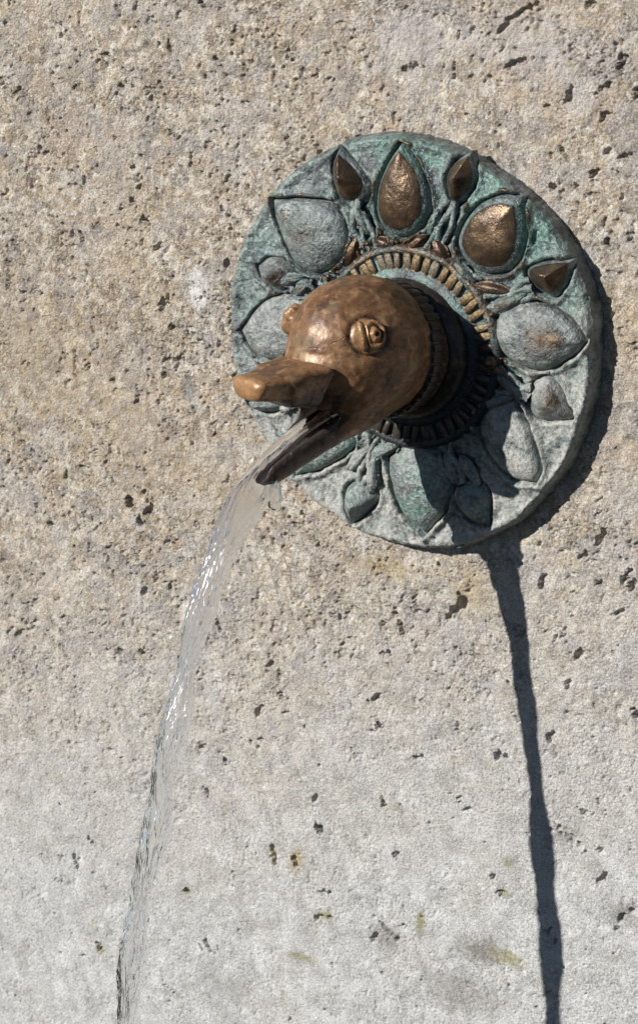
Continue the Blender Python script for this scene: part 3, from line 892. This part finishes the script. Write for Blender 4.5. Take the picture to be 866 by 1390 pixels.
def build_eye(side):
    """bulging oval lid, a crescent fold in front and a drilled pupil"""
    c = EYE if side > 0 else EYE_FAR
    nrm = c/np.array([.0405, .0372, .0385])**2; nrm /= np.linalg.norm(nrm)
    up = np.array([0, 0, 1.]); up = up-nrm*(up@nrm); up /= np.linalg.norm(up)
    fw = np.array([1., 0, 0]); fw = fw-nrm*(fw@nrm)-up*(fw@up); fw /= np.linalg.norm(fw)
    B3 = np.stack([fw, up, nrm])
    h = .0005
    lo = np.array([-.0125, -.0135, -.006]); hi = np.array([.0125, .0135, .0085]); n = np.ceil((hi-lo)/h).astype(int)
    P = np.stack(np.meshgrid(*[lo[i]+h*np.arange(n[i]) for i in range(3)], indexing='ij'), -1)
    d = ell(P, (0, 0, -.001), (.0086, .0112, .0050))
    d = smin(d, ell(P, (.0048, .0004, .0014), (.0026, .0092, .0036)), .0007)      # front fold
    d = smin(d, ell(P, (.0016, .0002, .0014), (.0016, .0080, .0034)), .0005)      # second, thinner fold
    arch = np.abs(np.sqrt(((P[..., 0]+.0030)/.0056)**2+((P[..., 1])/.0074)**2)-1)*.006
    lid = np.sqrt(arch**2+((P[..., 2]-.0022)*.8)**2)-.0012                        # heavy lid over the back of the eye
    lid = np.where((P[..., 0] < .001), lid, lid+.004)
    d = smin(d, lid, .0008)
    pu = ell(P, (-.0030, -.0006, .0022), (.0040, .0050, .0040))
    d = smin(d, pu, .0005)
    hole = np.linalg.norm(P[..., :2]-np.array([-.0034, -.0008]), axis=-1)-.0013
    hole = np.maximum(hole, .0035-P[..., 2])
    d = smax(d, -hole, .0006)
    V, Q = surface_nets(d, lo, h)
    V = V+.0012*(np.stack([fbm3(V*300+k*9, 3, 50+k) for k in range(3)], -1)-.5)
    W = to_world((V*np.array([.92, .92, 1.3]))@B3+c)
    if side < 0: Q = Q[:, ::-1]
    if np.linalg.det(B3)*side < 0: Q = Q[:, ::-1]
    make_mesh('eye', W, Q, M_head, head, attrs={'polish': .25*sstep(.001, .004, V[:, 2]), 'grime_shade': .55*sstep(.0008, -.002, V[:, 2])})
for s in (1, -1): build_eye(s)

# gathered band of ribs where head meets neck
axis = to_world(np.array([0, 0, -.004]))-np.array([CC[0], -.012, CC[2]])
axis /= np.linalg.norm(axis)
band_c = np.array([CC[0], -.012, CC[2]])+axis*.0255
bu = np.cross(axis, [0, 0, 1.]); bu /= np.linalg.norm(bu); bv = np.cross(axis, bu)
a = np.linspace(0, 2*math.pi, 96, endpoint=False); q = np.linspace(0, 2*math.pi, 12, endpoint=False)
RR = .0365+.0028*np.cos(q)
V = band_c+(RR[None, :, None]*(np.cos(a)[:, None, None]*bu+np.sin(a)[:, None, None]*bv))+(.0062*np.sin(q))[None, :, None]*axis
n_ = 96; F = []
i = np.arange(96)[:, None]; j = np.arange(12)[None]
F = np.stack([i*12+j, ((i+1) % 96)*12+j, ((i+1) % 96)*12+(j+1) % 12, i*12+(j+1) % 12], -1).reshape(-1, 4)
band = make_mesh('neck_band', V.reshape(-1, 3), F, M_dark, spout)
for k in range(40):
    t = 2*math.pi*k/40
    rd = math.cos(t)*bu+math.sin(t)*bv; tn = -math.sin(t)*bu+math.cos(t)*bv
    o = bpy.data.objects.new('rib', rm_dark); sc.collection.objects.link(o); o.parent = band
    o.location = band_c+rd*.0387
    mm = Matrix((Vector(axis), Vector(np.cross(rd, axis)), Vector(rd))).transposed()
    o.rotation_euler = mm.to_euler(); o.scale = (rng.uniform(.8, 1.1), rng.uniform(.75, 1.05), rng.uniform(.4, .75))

# ------------------------------------------------------------------ water
def build_stream():
    # distance out from the wall read from the stream against its own shadow
    obs = [(326, 690, .139), (300, 762, .155), (270, 860, .1727), (251, 930, .1826), (234, 1000, .1917), (219, 1070, .1998), (205, 1140, .2070)]
    W = np.array([unp(*o) for o in obs])
    yo = -W[:, 1]
    cz = np.polyfit(yo, W[:, 2], 2); cx = np.polyfit(yo, W[:, 0], 1)
    y_end = .30
    yy = np.linspace(.110, y_end, 900)
    path = np.stack([np.polyval(cx, yy), -yy, np.polyval(cz, yy)], -1)
    # the parabola's top is inside the bill: replace the first stretch by a run along the trough
    i0 = np.argmin(np.abs(yy-.133))
    start = to_world(np.array([.020, 0, -.033])); mid = to_world((JT*.75+np.array([.02, 0, -.03])*.25)+np.array([0, -.003, .0032]))
    t = np.linspace(0, 1, 160)[:, None]
    P3 = path[i0]; tan = path[i0+4]-path[i0]; tan /= np.linalg.norm(tan)
    P2 = P3-tan*.022
    lead = (1-t)**3*start+3*(1-t)**2*t*mid+3*(1-t)*t*t*P2+t**3*P3
    path = np.concatenate([lead[:-1], path[i0:]])
    sel = path[:, 2] > -.43
    path = path[sel]
    seg = np.linalg.norm(np.diff(path, axis=0), axis=1); L = np.concatenate([[0], np.cumsum(seg)])
    n = 1300
    l = np.linspace(0, L[-1], n)
    path = np.stack([np.interp(l, L, path[:, k]) for k in range(3)], -1)
    tg = np.gradient(path, axis=0); tg /= np.linalg.norm(tg, axis=1)[:, None]
    sd = np.cross(tg, np.array([0, 1., 0.2])); 
    ls = l-L[158]                          # length measured from the lip of the bill
    wv = sstep(-.035, .008, ls)[:, None]; w2 = sstep(.07, .17, ls)[:, None]; ref = sv*(1-wv)+(Rt*(1-w2)+np.array([.985, .17, 0])*w2)*wv
    sd = ref - tg*(tg*ref).sum(1)[:, None]; sd /= np.linalg.norm(sd, axis=1)[:, None]
    nm = np.cross(sd, tg)
    hw = np.interp(ls, [-.07, -.03, 0, .02, .05, .09, .15, .22, .28, .36, .5], [.0090, .0100, .0098, .0084, .0068, .0063, .0064, .0060, .0054, .0050, .0046])
    hd = np.interp(ls, [-.07, -.03, 0, .03, .08, .16, .25, .36, .5], [.004, .0045, .0050, .0042, .0036, .0035, .0034, .0033, .0032])
    na = 128
    a = np.linspace(0, 2*math.pi, na, endpoint=False)
    ca, sa = np.cos(a)[None], np.sin(a)[None]
    lm = ls[:, None]
    amp = (np.clip((ls+.03)/.10, 0.12, 1)*np.interp(ls, [0, .1, .3], [1, 1, 1.5]))[:, None]
    # swelling and necking, long glassy ridges, fine strings
    sw = 1+.16*amp*np.sin(lm*95+1.2)+.10*amp*np.sin(lm*47+.4)
    A3 = np.stack([(ca*2.1+0*lm).ravel(), (sa*2.1+0*lm).ravel(), (lm*22+0*ca).ravel()], -1)+20
    r1 = (fbm3(A3, 2, 60)-.5).reshape(n, na)
    A4 = np.stack([(ca*5.0+0*lm).ravel(), (sa*5.0+0*lm).ravel(), (lm*60+0*ca).ravel()], -1)+40
    r2 = (fbm3(A4, 3, 64)-.5).reshape(n, na)
    A5 = np.stack([(ca*12+0*lm).ravel(), (sa*12+0*lm).ravel(), (lm*190+0*ca).ravel()], -1)+60
    r3 = (fbm3(A5, 2, 68)-.5).reshape(n, na)
    rad = sw*(1+amp*(.50*r1+.40*r2+.26*r3))
    low = sstep(.09, .20, ls)[:, None]     # the jet breaks into short waves as it gains speed
    A6 = np.stack([(ca*4+0*lm).ravel(), (sa*4+0*lm).ravel(), (lm*105+0*ca).ravel()], -1)+80
    rad = rad+low*.55*(fbm3(A6, 2, 72)-.5).reshape(n, na)
    for k in range(9):                     # glassy strands that wander round the jet
        ph = k*2*math.pi/9+1.1*np.sin(ls*(14+3*k)+k*1.9)+5*(vnoise2(ls*9+k*7, ls*0+k, 150)-.5)
        dlt = (a[None]-ph[:, None]+math.pi) % (2*math.pi)-math.pi
        on = sstep(.35, .6, vnoise2(ls*24+k*3, ls*0+k+.5, 151))[:, None]
        rad = rad+amp*on*(.13+.03*(k % 3))*np.exp(-(dlt/(.13+.02*(k % 4)))**2)
    tw = .3*np.sin(ls*30)[:, None]*amp      # slow twist of the ribbon
    a2 = a[None]+tw
    u = hw[:, None]*rad*np.cos(a2); v = hd[:, None]*rad*np.sin(a2)
    # the ribbon is cupped in the bill
    wob = .0022*amp[:, 0]*(vnoise2(ls*26+5, ls*0, 130)-.5)
    V = path[:, None]+(u+wob[:, None])[..., None]*sd[:, None]+v[..., None]*nm[:, None]
    F = [list(f) for f in grid_faces(n, na, True)]+[list(range(na)), list(range((n-1)*na, n*na))[::-1]]
    o = make_mesh('water_stream', V.reshape(-1, 3), F, M_water, attrs={
        'ripple': np.repeat(np.clip((ls+.005)/.05, .02, 1)*np.interp(ls, [.05, .20], [1, .55]), na), 'flow_l': np.repeat(ls, na), 'flow_x': np.tile(np.cos(a), n), 'flow_y': np.tile(np.sin(a), n)})
    o['label'] = 'clear stream of water arcing down from the open bronze bill'
    o['category'] = 'water'
    return o
build_stream()

def build_drip():
    p0 = unp(372, 640, .1165); p1 = unp(372, 694, .1165)
    t = np.linspace(0, 1, 60)
    path = p0+(p1-p0)*t[:, None]
    r = np.interp(t, [0, .1, .35, .7, .9, .97, 1], [.0028, .0034, .0044, .0050, .0040, .0022, .0004])
    V, F = tube(path, r, 22, .05, 3, flat=.6)
    o = make_mesh('water_drip', V, F, M_water, attrs={'ripple': np.full(len(V), .05), 'flow_l': V[:, 2], 'flow_x': (V[:, 0]-p0[0])*200, 'flow_y': (V[:, 1]-p0[1])*200})
    o['label'] = 'short hanging trickle of water under the lower bill'
    o['category'] = 'water drip'
build_drip()
